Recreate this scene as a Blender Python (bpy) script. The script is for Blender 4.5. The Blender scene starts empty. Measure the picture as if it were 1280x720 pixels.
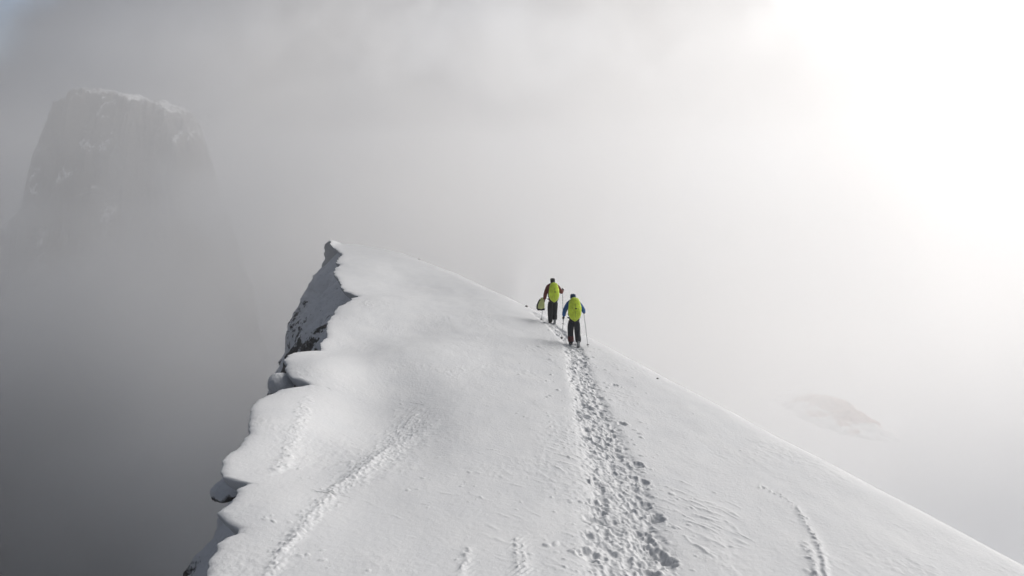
import bpy, bmesh, math, random
import numpy as np
from mathutils import Vector, Matrix

# ------------------------------------------------------------------ camera, sky, sun
scene = bpy.context.scene
COL = scene.collection
PITCH = math.radians(9.4)
FPX = 967.0                                   # focal length in photo pixels (1280 wide)
cam_d = bpy.data.cameras.new('camera')
cam_d.sensor_width = 36.0
cam_d.lens = 36.0 * FPX / 1280.0
cam_d.clip_start = 0.1
cam_d.clip_end = 30000
cam = bpy.data.objects.new('camera', cam_d)
cam.location = (0, 0, 0)
cam.rotation_euler = (math.radians(90) - PITCH, 0, 0)
COL.objects.link(cam)
scene.camera = cam

SUN_EL = math.radians(28)
SUN_AZ = math.radians(57)                     # to the right of straight ahead
sun_dir = Vector((math.sin(SUN_AZ) * math.cos(SUN_EL), math.cos(SUN_AZ) * math.cos(SUN_EL), math.sin(SUN_EL)))
sd = bpy.data.lights.new('sun', 'SUN')
sd.energy = 1.3
sd.angle = math.radians(60)
sd.color = (1.0, 0.965, 0.925)
sun = bpy.data.objects.new('sun', sd)
sun.rotation_euler = sun_dir.to_track_quat('Z', 'Y').to_euler()
COL.objects.link(sun)

world = bpy.data.worlds.new('World')
scene.world = world
world.use_nodes = True
nt = world.node_tree
nt.nodes.clear()
def N(tree, typ, **kw):
    n = tree.nodes.new(typ)
    for k, v in kw.items():
        setattr(n, k, v)
    return n
GLOW_DIR = Vector((math.sin(math.radians(48)), math.cos(math.radians(48)), math.tan(math.radians(9)))).normalized()
def build_world():
    L = nt.links.new
    out = N(nt, 'ShaderNodeOutputWorld')
    bg = N(nt, 'ShaderNodeBackground')
    bg.inputs['Strength'].default_value = 0.075
    sky = N(nt, 'ShaderNodeTexSky', sky_type='NISHITA')
    sky.sun_disc = False
    sky.sun_elevation = SUN_EL
    sky.sun_rotation = SUN_AZ
    sky.altitude = 2000
    tc = N(nt, 'ShaderNodeTexCoord')
    # cloud deck: broken only in a few places, thick nearly everywhere
    n1 = N(nt, 'ShaderNodeTexNoise')
    n1.inputs['Scale'].default_value = 2.6
    n1.inputs['Detail'].default_value = 7
    n1.inputs['Roughness'].default_value = 0.55
    n1.inputs['Distortion'].default_value = 0.3
    L(tc.outputs['Generated'], n1.inputs['Vector'])
    n2 = N(nt, 'ShaderNodeTexNoise')
    n2.inputs['Scale'].default_value = 4.5
    n2.inputs['Detail'].default_value = 8
    n2.inputs['Roughness'].default_value = 0.6
    L(tc.outputs['Generated'], n2.inputs['Vector'])
    # the cloud glows towards the sun behind it
    dot = N(nt, 'ShaderNodeVectorMath', operation='DOT_PRODUCT')
    dot.inputs[1].default_value = GLOW_DIR
    L(tc.outputs['Generated'], dot.inputs[0])
    glow = N(nt, 'ShaderNodeMapRange', interpolation_type='SMOOTHSTEP')
    glow.inputs['From Min'].default_value = 0.25
    glow.inputs['From Max'].default_value = 1.0
    glow.inputs['To Min'].default_value = 0.45
    glow.inputs['To Max'].default_value = 0.9
    L(dot.outputs['Value'], glow.inputs['Value'])
    var = N(nt, 'ShaderNodeMapRange')
    var.inputs['From Min'].default_value = 0.25
    var.inputs['From Max'].default_value = 0.75
    var.inputs['To Min'].default_value = 0.5
    var.inputs['To Max'].default_value = 1.5
    L(n2.outputs['Fac'], var.inputs['Value'])
    mul = N(nt, 'ShaderNodeMath', operation='MULTIPLY')
    L(glow.outputs['Result'], mul.inputs[0])
    L(var.outputs['Result'], mul.inputs[1])
    ccol = N(nt, 'ShaderNodeVectorMath', operation='SCALE')
    tint = N(nt, 'ShaderNodeMix', data_type='RGBA')
    tf = N(nt, 'ShaderNodeMapRange')
    tf.inputs['From Min'].default_value = 0.3; tf.inputs['From Max'].default_value = 0.95
    L(dot.outputs['Value'], tf.inputs['Value'])
    L(tf.outputs['Result'], tint.inputs['Factor'])
    tint.inputs['A'].default_value = (0.80, 0.94, 1.22, 1)
    tint.inputs['B'].default_value = (1.03, 1.0, 0.975, 1)
    L(tint.outputs['Result'], ccol.inputs[0])
    L(mul.outputs[0], ccol.inputs['Scale'])
    # gap of blue high on the left
    gap = N(nt, 'ShaderNodeVectorMath', operation='DOT_PRODUCT')
    gv = Vector((-0.66, 1.0, 0.27)).normalized()
    gap.inputs[1].default_value = gv
    L(tc.outputs['Generated'], gap.inputs[0])
    gr = N(nt, 'ShaderNodeMapRange', interpolation_type='SMOOTHSTEP')
    gr.inputs['From Min'].default_value = 0.975
    gr.inputs['From Max'].default_value = 1.0
    gr.inputs['To Min'].default_value = 0.0
    gr.inputs['To Max'].default_value = 0.30
    L(gap.outputs['Value'], gr.inputs['Value'])
    sub = N(nt, 'ShaderNodeMath', operation='SUBTRACT')
    L(n1.outputs['Fac'], sub.inputs[0])
    L(gr.outputs['Result'], sub.inputs[1])
    cov = N(nt, 'ShaderNodeMapRange', interpolation_type='SMOOTHSTEP')
    cov.inputs['From Min'].default_value = 0.05
    cov.inputs['From Max'].default_value = 0.33
    L(sub.outputs[0], cov.inputs['Value'])
    mix = N(nt, 'ShaderNodeMix', data_type='RGBA')
    L(cov.outputs['Result'], mix.inputs['Factor'])
    L(sky.outputs['Color'], mix.inputs['A'])
    L(ccol.outputs['Vector'], mix.inputs['B'])
    L(mix.outputs['Result'], bg.inputs['Color'])
    L(bg.outputs['Background'], out.inputs['Surface'])
build_world()

scene.view_settings.view_transform = 'Standard'
scene.view_settings.look = 'None'
scene.view_settings.exposure = 1.8
scene.view_settings.gamma = 1.0
scene.view_settings.use_curve_mapping = False
scene.render.engine = 'CYCLES'
cy = scene.cycles
cy.use_denoising = True
cy.denoiser = 'OPENIMAGEDENOISE'
cy.max_bounces = 10
cy.diffuse_bounces = 6
cy.volume_bounces = 5
cy.use_adaptive_sampling = False
cy.sample_clamp_indirect = 4.0

HAZE_DENSITY = 0.0009
rng = np.random.default_rng(11)
random.seed(11)

# ------------------------------------------------------------------ helpers
FW = np.array((0, math.cos(PITCH), -math.sin(PITCH)))
UP = np.array((0, math.sin(PITCH), math.cos(PITCH)))
def ray(px, py):
    """direction of a photo pixel, scaled so that its y component is 1"""
    v = np.array((1., 0, 0)) * (px - 640) / FPX + UP * (360 - py) / FPX + FW
    return v / v[1]
PA, PB, PC, PX0 = -5.3, 0.028, 0.12, 1.8      # the ridge top as a plane
def plane_z(x, y):
    return PA - PB * y - PC * (x - PX0)
def on_plane(px, py):
    """where a photo pixel meets the top of the ridge"""
    r = ray(px, py)
    d = (PA + PC * PX0) / (r[2] + PB + PC * r[0])
    return r[0] * d, d

def perlin(x, y, seed=0):
    xi = np.floor(x).astype(np.int64); yi = np.floor(y).astype(np.int64)
    xf = x - xi; yf = y - yi
    def g(ix, iy, fx, fy):
        h = (ix * 374761393 + iy * 668265263 + seed * 982451653) & 0xFFFFFFFF
        h = ((h ^ (h >> 13)) * 1274126177) & 0xFFFFFFFF
        h = h ^ (h >> 16)
        a = (h & 0xFFFF) / 65536.0 * 2 * math.pi
        return np.cos(a) * fx + np.sin(a) * fy
    u = xf ** 3 * (xf * (xf * 6 - 15) + 10); v = yf ** 3 * (yf * (yf * 6 - 15) + 10)
    a = g(xi, yi, xf, yf); b = g(xi + 1, yi, xf - 1, yf)
    c = g(xi, yi + 1, xf, yf - 1); d = g(xi + 1, yi + 1, xf - 1, yf - 1)
    return (a + (b - a) * u + (c - a) * v + (a - b - c + d) * u * v) * 1.5
def fbm(x, y, oct=4, seed=0, gain=0.5, ridged=False):
    s = np.zeros(np.broadcast(x, y).shape); amp = 1.0; f = 1.0; tot = 0
    for k in range(oct):
        n = perlin(x * f, y * f, seed + k * 17)
        if ridged:
            n = 1 - 2 * np.abs(n)
        s += n * amp; tot += amp; amp *= gain; f *= 2.03
        x, y = 0.7986 * x - 0.6018 * y + 1.37, 0.6018 * x + 0.7986 * y - 2.11      # turn every octave so that no lattice shows
    return s / tot

def grid_mesh(name, X, Y, Z, mat, flip=False, attr=None, kind='structure'):
    n, m = X.shape
    me = bpy.data.meshes.new(name)
    co = np.stack([X, Y, Z], -1).reshape(-1, 3).astype(np.float32)
    i = np.arange(n * m).reshape(n, m)
    a, b, c, d = i[:-1, :-1], i[:-1, 1:], i[1:, 1:], i[1:, :-1]
    q = np.stack([a, b, c, d] if not flip else [a, d, c, b], -1).reshape(-1, 4)
    me.vertices.add(n * m); me.vertices.foreach_set('co', co.ravel())
    me.loops.add(q.size); me.loops.foreach_set('vertex_index', q.ravel().astype(np.int32))
    me.polygons.add(len(q))
    me.polygons.foreach_set('loop_start', np.arange(0, q.size, 4, dtype=np.int32))
    me.polygons.foreach_set('loop_total', np.full(len(q), 4, dtype=np.int32))
    me.polygons.foreach_set('use_smooth', np.ones(len(q), dtype=bool))
    me.update(); me.validate()
    for k, v in (attr or {}).items():
        at = me.attributes.new(k, 'FLOAT', 'POINT')
        at.data.foreach_set('value', v.ravel().astype(np.float32))
    me.materials.append(mat)
    o = bpy.data.objects.new(name, me)
    COL.objects.link(o)
    if kind:
        o['kind'] = kind
    return o

def tag(o, label=None, cat=None, group=None, kind=None):
    if label: o['label'] = label
    if cat: o['category'] = cat
    if group: o['group'] = group
    if kind: o['kind'] = kind
    return o
def empty(name, loc, rz=0.0):
    o = bpy.data.objects.new(name, None)
    o.location = loc; o.rotation_euler = (0, 0, rz)
    o.empty_display_size = 0.2
    COL.objects.link(o)
    return o

# ------------------------------------------------------------------ materials
def new_mat(name, rough=0.7, color=(0.5, 0.5, 0.5, 1), spec=0.3):
    m = bpy.data.materials.new(name); m.use_nodes = True
    b = m.node_tree.nodes['Principled BSDF']
    b.inputs['Base Color'].default_value = color
    b.inputs['Roughness'].default_value = rough
    b.inputs['Specular IOR Level'].default_value = spec
    return m, m.node_tree, b
def noise(t, scale, detail=4, rough=0.55, coord='Object', vec=None):
    n = N(t, 'ShaderNodeTexNoise')
    n.inputs['Scale'].default_value = scale
    n.inputs['Detail'].default_value = detail
    n.inputs['Roughness'].default_value = rough
    if vec is None:
        tc = N(t, 'ShaderNodeTexCoord'); vec = tc.outputs[coord]
    t.links.new(vec, n.inputs['Vector'])
    return n
def ramp(t, fac, stops):
    r = N(t, 'ShaderNodeValToRGB')
    e = r.color_ramp.elements
    e[0].position, e[0].color = stops[0][0], (*stops[0][1], 1)
    e[1].position, e[1].color = stops[-1][0], (*stops[-1][1], 1)
    for p, c in stops[1:-1]:
        x = e.new(p); x.color = (*c, 1)
    t.links.new(fac, r.inputs['Fac'])
    return r
def bump(t, bsdf, h, dist, strength=1.0, prev=None):
    b = N(t, 'ShaderNodeBump')
    b.inputs['Distance'].default_value = dist
    b.inputs['Strength'].default_value = strength
    t.links.new(h, b.inputs['Height'])
    if prev is not None:
        t.links.new(prev.outputs['Normal'], b.inputs['Normal'])
    t.links.new(b.outputs['Normal'], bsdf.inputs['Normal'])
    return b

def snow_material():
    m, t, b = new_mat('snow', 0.62, spec=0.25)
    n = noise(t, 1.1, 6)
    r = ramp(t, n.outputs['Fac'], [(0.3, (0.62, 0.63, 0.645)), (0.7, (0.66, 0.666, 0.675))])
    t.links.new(r.outputs['Color'], b.inputs['Base Color'])
    n2 = noise(t, 14, 7, 0.68)
    p = bump(t, b, n2.outputs['Fac'], 0.015, 0.6)
    n3 = noise(t, 60, 3, 0.6)
    bump(t, b, n3.outputs['Fac'], 0.005, 0.6, p)
    return m
def cliff_material(name='snowy_rock', scale=1.0):
    m, t, b = new_mat(name, 0.8, spec=0.25)
    at = N(t, 'ShaderNodeAttribute'); at.attribute_name = 'rock'
    n = noise(t, 5.0 * scale, 6, 0.65)
    add = N(t, 'ShaderNodeMath', operation='MULTIPLY_ADD')
    t.links.new(n.outputs['Fac'], add.inputs[0])
    add.inputs[1].default_value = 0.5
    t.links.new(at.outputs['Fac'], add.inputs[2])
    mask = N(t, 'ShaderNodeMapRange', interpolation_type='SMOOTHSTEP')
    mask.inputs['From Min'].default_value = 0.60
    mask.inputs['From Max'].default_value = 0.70
    t.links.new(add.outputs[0], mask.inputs['Value'])
    rk = noise(t, 3.0 * scale, 8, 0.7)
    rr = ramp(t, rk.outputs['Fac'], [(0.3, (0.035, 0.033, 0.032)), (0.5, (0.09, 0.082, 0.075)), (0.7, (0.20, 0.19, 0.18))])
    mx = N(t, 'ShaderNodeMix', data_type='RGBA')
    t.links.new(mask.outputs['Result'], mx.inputs['Factor'])
    mx.inputs['A'].default_value = (0.82, 0.83, 0.85, 1)
    t.links.new(rr.outputs['Color'], mx.inputs['B'])
    t.links.new(mx.outputs['Result'], b.inputs['Base Color'])
    p = bump(t, b, n.outputs['Fac'], 0.12 / scale, 0.7)
    bump(t, b, rk.outputs['Fac'], 0.15 / scale, 0.6, p)
    return m
SNOW = snow_material()
CLIFF = cliff_material()

# ------------------------------------------------------------------ the ridge top
EDGE_PX = [(410,303),(428,317),(420,327),(424,331.5),(418,338),(425,350),(431,361),(446,369.5),(440,374),(435,380.5),
    (423,387),(415,395),(409,401.5),(410,408),(408,416.5),(401.5,423),(398,432.5),(383,435),(370,438),(361.5,443.5),
    (358.5,452),(358,461.5),(360,471.5),(364,475.5),(381,480.5),(350,487),(333,495),(322,501.5),(316.5,510),(313,520),
    (311.5,545),(298,562.5),(284,576),(281,588),(284,595.5),(298,600.5),(308,602.5),(293,611),(292,620),(285.5,632),(273,642),
    (277,650),(293,663),(294,669),(279,674),(274,681),(273,690),(264,704),(258,720),(247,745),(240,790),(225,880),(200,1000)]
ep = np.array([on_plane(*p) for p in EDGE_PX])
o_ = np.argsort(ep[:, 1])
edge_y = np.linspace(ep[:, 1].min(), ep[:, 1].max(), 1600)
edge_x = np.interp(edge_y, ep[o_, 1], ep[o_, 0])
_k = np.exp(-((edge_y[:, None] - edge_y[None]) / np.interp(edge_y, [8, 45], [.9, 2.6])[:, None]) ** 2)
_sm = (_k @ edge_x) / _k.sum(1)
_sm = np.where((edge_y < edge_y[0] + 1) | (edge_y > edge_y[-1] - 3), edge_x, _sm)
edge_x = _sm + 1.3 * (edge_x - _sm)                     # the scallops as deep as they are seen from the side
def x_left(y):
    x = np.interp(y, edge_y, edge_x)
    far = np.maximum(y - edge_y[-1], 0)
    return x - 0.35 * far

CREST_PX = [(1600,872),(1280,703),(1160,640),(1040,578),(920,516),(820,464),(740,422),(700,402),(660,383),(620,361),(560,335),(500,314),(450,304),(412,302)]
cp = np.array([on_plane(*p) for p in CREST_PX])
cp = np.vstack([cp, cp[-1] + np.array([-14., 4.])])
def crest_dist(x, y):
    """signed distance in plan to the crest line, positive beyond it"""
    best = np.full(np.broadcast(x, y).shape, 1e9); sgn = np.ones(best.shape)
    for a, b in zip(cp[:-1], cp[1:]):
        d = b - a; L2 = d @ d
        t = np.clip(((x - a[0]) * d[0] + (y - a[1]) * d[1]) / L2, 0, 1)
        qx, qy = x - a[0] - t * d[0], y - a[1] - t * d[1]
        dd = np.hypot(qx, qy)
        cr = d[0] * qy - d[1] * qx
        better = dd < best
        sgn = np.where(better, np.where(cr < 0, 1.0, -1.0), sgn)
        best = np.where(better, dd, best)
    return best * sgn
def x_crest(y):
    k = np.argsort(cp[:, 1])
    return np.interp(y, cp[k, 1], cp[k, 0])

TRAIL_PX = [(795,840),(793,760),(790,715),(782,660),(768,600),(750,545),(736,500),(725,465),(717,434),(706,420),(696,409),(688,402),(676,394),(664,386)]
tr = np.array([on_plane(*p) for p in TRAIL_PX])
tl = np.concatenate([[0], np.cumsum(np.hypot(*np.diff(tr, axis=0).T))])
def trail_at(s):
    return np.interp(s, tl, tr[:, 0]), np.interp(s, tl, tr[:, 1])
def trail_x(y):
    k = np.argsort(tr[:, 1])
    return np.interp(y, tr[k, 1], tr[k, 0])
def trail_hw(y):
    return np.interp(y, [9, 12, 15, 19, 26, 30], [0.62, 0.56, 0.46, 0.36, 0.26, 0.2])

def build_ridge():
    NR, NS, NF = 1150, 860, 90
    Y1 = np.exp(np.linspace(math.log(7.2), math.log(66.0), NR))
    xl = x_left(Y1) + np.interp(Y1, [15, 38], [.05, .13]) * perlin(Y1 * 1.6, Y1 * 0 + 3.3, 5) + 0.03 * perlin(Y1 * 6.1, Y1 * 0 + 1.7, 6)
    xr = np.maximum(x_crest(Y1), xl + 5)
    t = np.linspace(0, 1, NS) ** 1.08
    Xs = xl[:, None] + (xr - xl)[:, None] * t[None]
    tf = np.linspace(0, 1, NF + 1)[1:] ** 1.8
    Xf = xr[:, None] + 34 * tf[None]
    X = np.hstack([Xs, Xf])
    Y = np.repeat(Y1[:, None], X.shape[1], 1)
    Z = plane_z(X, Y)
    # broad waves of wind-packed snow
    Z += 0.07 * fbm(X / 5.5 + 3, Y / 8.0, 3, 1) + 0.025 * fbm(X / 1.4, Y / 2.6, 3, 2)
    # soft drifts, hollows and lobes behind the cornice
    def soft(px, py, rx, ry, h, rot=0.0):
        cx, cy_ = on_plane(px, py)
        dx, dy = X - cx, Y - cy_
        c, s = math.cos(rot), math.sin(rot)
        u, v = (dx * c + dy * s) / rx, (-dx * s + dy * c) / ry
        Z[:] += h * np.exp(-(u * u + v * v))
    soft(470, 505, 1.35, 2.8, -0.38, 0.15)
    soft(400, 465, 1.0, 1.5, 0.27)
    soft(345, 530, 0.8, 1.6, 0.12)
    soft(470, 385, 1.7, 3.0, 0.16)
    soft(505, 410, 1.6, 3.2, -0.24)
    soft(455, 335, 1.8, 3.5, 0.18)
    soft(520, 352, 3.0, 4.0, -0.32)
    soft(440, 425, 1.0, 1.8, -0.14)
    soft(520, 440, 1.5, 3.5, 0.16)
    soft(395, 570, 0.9, 1.4, -0.10)
    soft(480, 640, 1.0, 1.4, -0.05)
    soft(320, 640, 0.7, 1.1, 0.08)
    soft(640, 385, 1.8, 2.4, 0.10)
    soft(411, 305, 0.35, 2.0, 0.25)
    # the cornice edge rolls over softly
    ed = X - xl[:, None]
    w_l = np.interp(Y1, [8, 20, 45], [0.5, 0.7, 0.9])[:, None]
    Z -= 0.035 * np.exp(-np.maximum(ed, 0) / (0.12 * w_l))
    # crest roll-over and the far flank
    s = crest_dist(X, Y)
    wr = np.interp(Y, [10, 24, 33, 42, 48], [0.4, 0.5, 0.8, 0.9, 0.5])
    sh = s - 0.9 * wr
    fall = 0.5 * (sh + np.sqrt(sh * sh + wr * wr)) - 0.5 * (np.sqrt(9 + wr * wr) - 3) * 0
    Z -= 0.95 * fall + 0.10 * fbm(X / 3, Y / 3, 3, 9) * np.clip(s / 4, 0, 1)

    # fine relief, all added to D so that it fades out beyond the crest
    D = np.zeros_like(Z)
    WX = fbm(X * 6.5, Y * 6.5, 3, 141, .6); WY = fbm(X * 6.5 + 40, Y * 6.5, 3, 142, .6)
    xmin, xmax = X[:, 0], X[:, -1]
    def rows(y0, y1):
        return np.searchsorted(Y1, y0), np.searchsorted(Y1, y1)
    def dent(cx, cy_, rx, ry, rot, h, kind='gauss', rim=0.0):
        R = 2.6 * max(rx, ry)
        a, b = rows(cy_ - R, cy_ + R)
        if b - a < 2: return
        mid = (a + b) // 2
        lo = np.searchsorted(X[mid], cx - R - 0.4); hi = np.searchsorted(X[mid], cx + R + 0.4)
        if hi - lo < 2: return
        sl = (slice(a, b), slice(lo, hi))
        dx, dy = X[sl] - cx, Y[sl] - cy_
        c, s_ = math.cos(rot), math.sin(rot)
        u, v = (dx * c + dy * s_) / rx + .75 * WX[sl], (-dx * s_ + dy * c) / ry + .75 * WY[sl]
        q = u * u + v * v
        if kind == 'gauss':
            D[sl] += h * np.exp(-q)
        elif kind == 'hole':
            D[sl] += h / (1 + q ** 2 * 1.2) * (1 + .5 * WX[sl]) + rim * (1 + 1.5 * WY[sl]) * np.exp(-((np.sqrt(q) - 1.25) / 0.3) ** 2)
        elif kind == 'clod':
            D[sl] += h * np.clip(1 - q, 0, 1) ** 0.7
    # the beaten trail
    L = tl[-1]
    txc = trail_x(Y)
    hw = trail_hw(Y)
    lat = (X - txc)
    inside = np.exp(-np.abs(lat / hw) ** 4)
    act = (Y < 31)
    inside = inside * act
    D -= 0.11 * inside
    rough = fbm(X * 5.2, Y * 4.2, 4, 21, 0.62)
    rough2 = fbm(X * 2.4 + 9, Y * 2.0, 3, 23, 0.6, ridged=True)
    rough3 = fbm(X * 11, Y * 8, 3, 27, 0.6)
    D += inside * (0.06 * rough + 0.035 * rough2 + 0.055 * rough3)
    s0 = 0.3
    k = 0
    while s0 < L - 0.2:
        cx, cy_ = trail_at(s0)
        hwv = float(trail_hw(cy_))
        for lane in (-0.62, -0.05, 0.5):
            if cy_ > 19 and lane == -0.05: continue
            jx = rng.normal(0, 0.09) * hwv / 0.5; js = rng.normal(0, 0.07)
            sz = rng.uniform(0.85, 1.25)
            dent(cx + lane * hwv + jx, cy_ + js, 0.07 * sz, 0.125 * sz, rng.normal(0.05, 0.3), -rng.uniform(0.03, 0.08), 'hole', rng.uniform(0.01, 0.03))
        s0 += 0.33 + rng.uniform(-0.05, 0.06)
        k += 1
    # deeper single steps beside the trail
    for px, py, r, dp in [(796,581,.15,.2),(803,602,.13,.2),(805,628,.15,.22),(820,645,.15,.3),(803,666,.17,.25),(810,684,.2,.3),
                          (834,698,.16,.32),(744,625,.13,.18),(741,645,.15,.22),(742,668,.15,.2),(826,690,.14,.3),(768,480,.12,.15),(778,530,.12,.14),
                          (740,515,.1,.12),(735,690,.16,.2),(812,712,.16,.2)]:
        cx, cy_ = on_plane(px, py)
        dent(cx, cy_, r * .85, r, rng.normal(0, .4), -dp * .45, 'hole', 0.03)
    # clods kicked out of the trail
    for _ in range(1700):
        s1 = rng.uniform(0, L)
        cx, cy_ = trail_at(s1)
        side = 1 if rng.random() < 0.55 else -1
        off = float(trail_hw(cy_)) * 0.75 + rng.exponential(0.35 if side < 0 else 0.5)
        r = 0.012 * (rng.pareto(2.4) + 1)
        r = min(r, 0.06)
        dent(cx + side * off, cy_ + rng.normal(0, .15), r * rng.uniform(.8, 1.4), r * rng.uniform(.8, 1.4), rng.uniform(0, 3), r * rng.uniform(.35, .75), 'clod')
    for _ in range(1500):
        s1 = rng.uniform(0, L)
        cx, cy_ = trail_at(s1)
        r = rng.uniform(0.025, 0.06)
        off = rng.uniform(-1, 1) * float(trail_hw(cy_))
        dent(cx + off, cy_, r * rng.uniform(.8, 1.5), r * rng.uniform(.8, 1.5), rng.uniform(0, 3), r * rng.uniform(-1.3, 1.2), 'gauss')
    # clods scattered over the whole top
    for _ in range(1500):
        px = rng.uniform(330, 980); py = 430 + 300 * rng.random() ** 0.8
        cx, cy_ = on_plane(px, py)
        dens = perlin(np.array(cx / 1.6), np.array(cy_ / 2.2), 31)
        if dens < rng.uniform(-0.1, 0.55): continue
        r = min(0.011 * (rng.pareto(2.4) + 1), 0.04)
        dent(cx, cy_, r, r * rng.uniform(.8, 1.6), rng.uniform(0, 3), r * rng.uniform(.3, .7), 'clod')
    # streaks of slid snow: a rough furrow built of many small lumps along a line
    def furrow(pts, w0, w1, h, n, size):
        P = np.array([on_plane(*p) for p in pts])
        l = np.concatenate([[0], np.cumsum(np.hypot(*np.diff(P, axis=0).T))])
        for _ in range(n):
            q = rng.uniform(0, l[-1])
            w = w0 + (w1 - w0) * q / l[-1]
            cx = np.interp(q, l, P[:, 0]) + rng.normal(0, w); cy_ = np.interp(q, l, P[:, 1]) + rng.normal(0, w)
            r = size * rng.uniform(.5, 1.5)
            dent(cx, cy_, r * .8, r * rng.uniform(1, 1.9), rng.normal(-.5, .4), h * rng.uniform(-.5, 1.0), 'gauss')
        for q in np.linspace(0, l[-1], int(l[-1] / 0.12)):
            cx = np.interp(q, l, P[:, 0]); cy_ = np.interp(q, l, P[:, 1])
            dent(cx, cy_, max(w0, .03) * 1.1, .2, -.5, h * .95 * (1 - .6 * q / l[-1]), 'gauss')
            dent(cx + w0 * 2.0, cy_, w0 * .8, .2, -.5, -h * .4 * (1 - .6 * q / l[-1]), 'gauss')
    furrow([(340,720),(352,695),(380,660),(405,628),(425,600),(450,580),(485,548),(510,515),(522,497)], 0.035, 0.22, 0.019, 1900, 0.022)
    furrow([(440,590),(470,560),(500,540),(540,520)], 0.15, 0.4, 0.013, 500, 0.035)
    furrow([(346,586),(360,560),(368,540),(376,520),(383,494)], 0.04, 0.07, 0.02, 240, 0.03)
    furrow([(356,580),(372,550),(380,530),(388,505)], 0.03, 0.04, 0.018, 80, 0.03)
    furrow([(648,730),(647,700),(644,672)], 0.015, 0.02, 0.03, 60, 0.022)
    furrow([(657,730),(656,700),(651,672)], 0.012, 0.016, 0.025, 40, 0.02)
    furrow([(575,725),(580,700),(585,684)], 0.03, 0.04, 0.03, 25, 0.03)
    furrow([(1034,730),(1030,700),(1022,678),(1008,655),(996,634),(975,618),(950,607)], 0.012, 0.03, 0.035, 150, 0.02)
    furrow([(1020,722),(1018,700),(1005,678)], 0.05, 0.08, 0.03, 60, 0.03)
    # short wind ribs
    def ribs(x0, x1, y0, y1, n, ang, ln, h):
        for _ in range(n):
            cx, cy_ = on_plane(rng.uniform(x0, x1), rng.uniform(y0, y1))
            dent(cx, cy_, rng.uniform(.5, 1.3) * ln, rng.uniform(.018, .04), ang + rng.normal(0, .3), .6 * h * rng.uniform(.3, 1), 'gauss')
    ribs(855, 930, 625, 690, 60, -0.75, 0.16, 0.03)
    ribs(800, 870, 600, 640, 25, -0.75, 0.14, 0.025)
    ribs(600, 735, 560, 715, 32, -0.5, 0.13, 0.022)
    ribs(690, 735, 540, 600, 30, -0.6, 0.14, 0.03)
    ribs(430, 600, 520, 710, 24, -0.3, 0.14, 0.012)
    ribs(960, 1180, 560, 710, 30, -0.7, 0.2, 0.010)
    # snow crystals: very small relief
    D += 0.004 * fbm(X * 9, Y * 9, 3, 41, 0.6)
    patch = np.clip(fbm(X / 1.8, Y / 2.4, 3, 51) * 2.2, 0, 1)
    D += patch * 0.022 * np.clip(fbm(X * 6.5, Y * 5.0, 3, 52, 0.6), -0.2, 1)
    D *= 0.68 * (1 - 0.22 * inside)
    D *= np.clip(1 - (s - 0.3) / 1.0, 0, 1) * np.clip((40 - Y) / 14, 0.15, 1)
    Z += D
    # the lip of the cornice, curling under
    lip = np.array([(-.010,-.008),(-.014,-.03),(.01,-.08),(.07,-.16),(.18,-.25),(.42,-.36),(.8,-.55),(1.2,-.85)])
    th = (1.0 + 0.5 * perlin(Y1 * .8, Y1 * 0 + 7.7, 61) + 0.25 * perlin(Y1 * 3.1, Y1 * 0 + 2.7, 62)) * np.interp(Y1, [10, 45], [0.9, 1.5])
    LX = xl[:, None] + lip[None, :, 0] * th[:, None]
    LZ = Z[:, :1] + lip[None, :, 1] * th[:, None]
    X = np.hstack([LX[:, ::-1], X]); Z = np.hstack([LZ[:, ::-1], Z])
    Y = np.repeat(Y1[:, None], X.shape[1], 1)
    o = grid_mesh('snow_ridge', X, Y, Z, SNOW)
    return X, Y, Z, Y1
RX, RY, RZ, RY1 = build_ridge()
def ridge_z(x, y):
    k = int(np.clip(np.searchsorted(RY1, y), 0, len(RY1) - 1))
    return float(np.interp(x, RX[k, 8:], RZ[k, 8:]))

# ------------------------------------------------------------------ the steep left flank under the cornice
def build_cliff():
    NR, NC = 620, 260
    Y1 = np.exp(np.linspace(math.log(7.0), math.log(62.0), NR))
    xs = np.array([np.average(x_left(y + np.linspace(-1.5, 1.5, 21) * np.interp(y, [8, 45], [.3, 1.2]))) for y in Y1])
    mx = np.maximum(xs, x_left(Y1))
    h = np.concatenate([np.linspace(0, 4, 90), 4 + 60 * np.linspace(0, 1, NC - 89)[1:] ** 1.7])
    H = np.repeat(h[None], NR, 0); Y = np.repeat(Y1[:, None], NC, 1)
    z0 = np.interp(Y1, RY1, RZ[:, 8]) - 0.55
    z0 = np.minimum(z0, plane_z(mx, Y1) - 0.4)
    slope = np.interp(Y1, [8, 14, 20, 26, 32, 40, 47, 52], [.75, .55, .22, .32, .66, .72, .66, .48])
    out = slope[:, None] * 8.0 * (1 - np.exp(-H / 6.5)) + 0.06 * H
    nn = fbm(Y / 3.2, H / 4.5, 5, 71, 0.55, ridged=True)
    rug = np.clip(H / 1.5, 0, 1)
    out += rug * (0.75 * nn + 0.25 * fbm(Y * .9, H * .7, 4, 73, 0.6))
    X = mx[:, None] + 0.75 - out
    Z = z0[:, None] - H + 0.2 * fbm(Y * .8, H * .8, 3, 75) * rug
    # bare rock: more on the near buttress, less on the far snow face
    base = np.interp(Y, [8, 11, 13, 20, 25, 33, 38, 44, 50], [-.35, -.3, .22, .38, .45, .41, .32, .24, .2])
    rock = base + 0.08 * np.clip((H - 2) / 2, 0, 1) + 0.34 * fbm(Y / .9, H / 1.1, 5, 81, 0.66) - 0.20 * np.clip(1 - H / 3.0, 0, 1) + 0.10 * (nn - .2)
    grid_mesh('cliff', X, Y, Z, CLIFF, attr={'rock': rock})
build_cliff()

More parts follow.
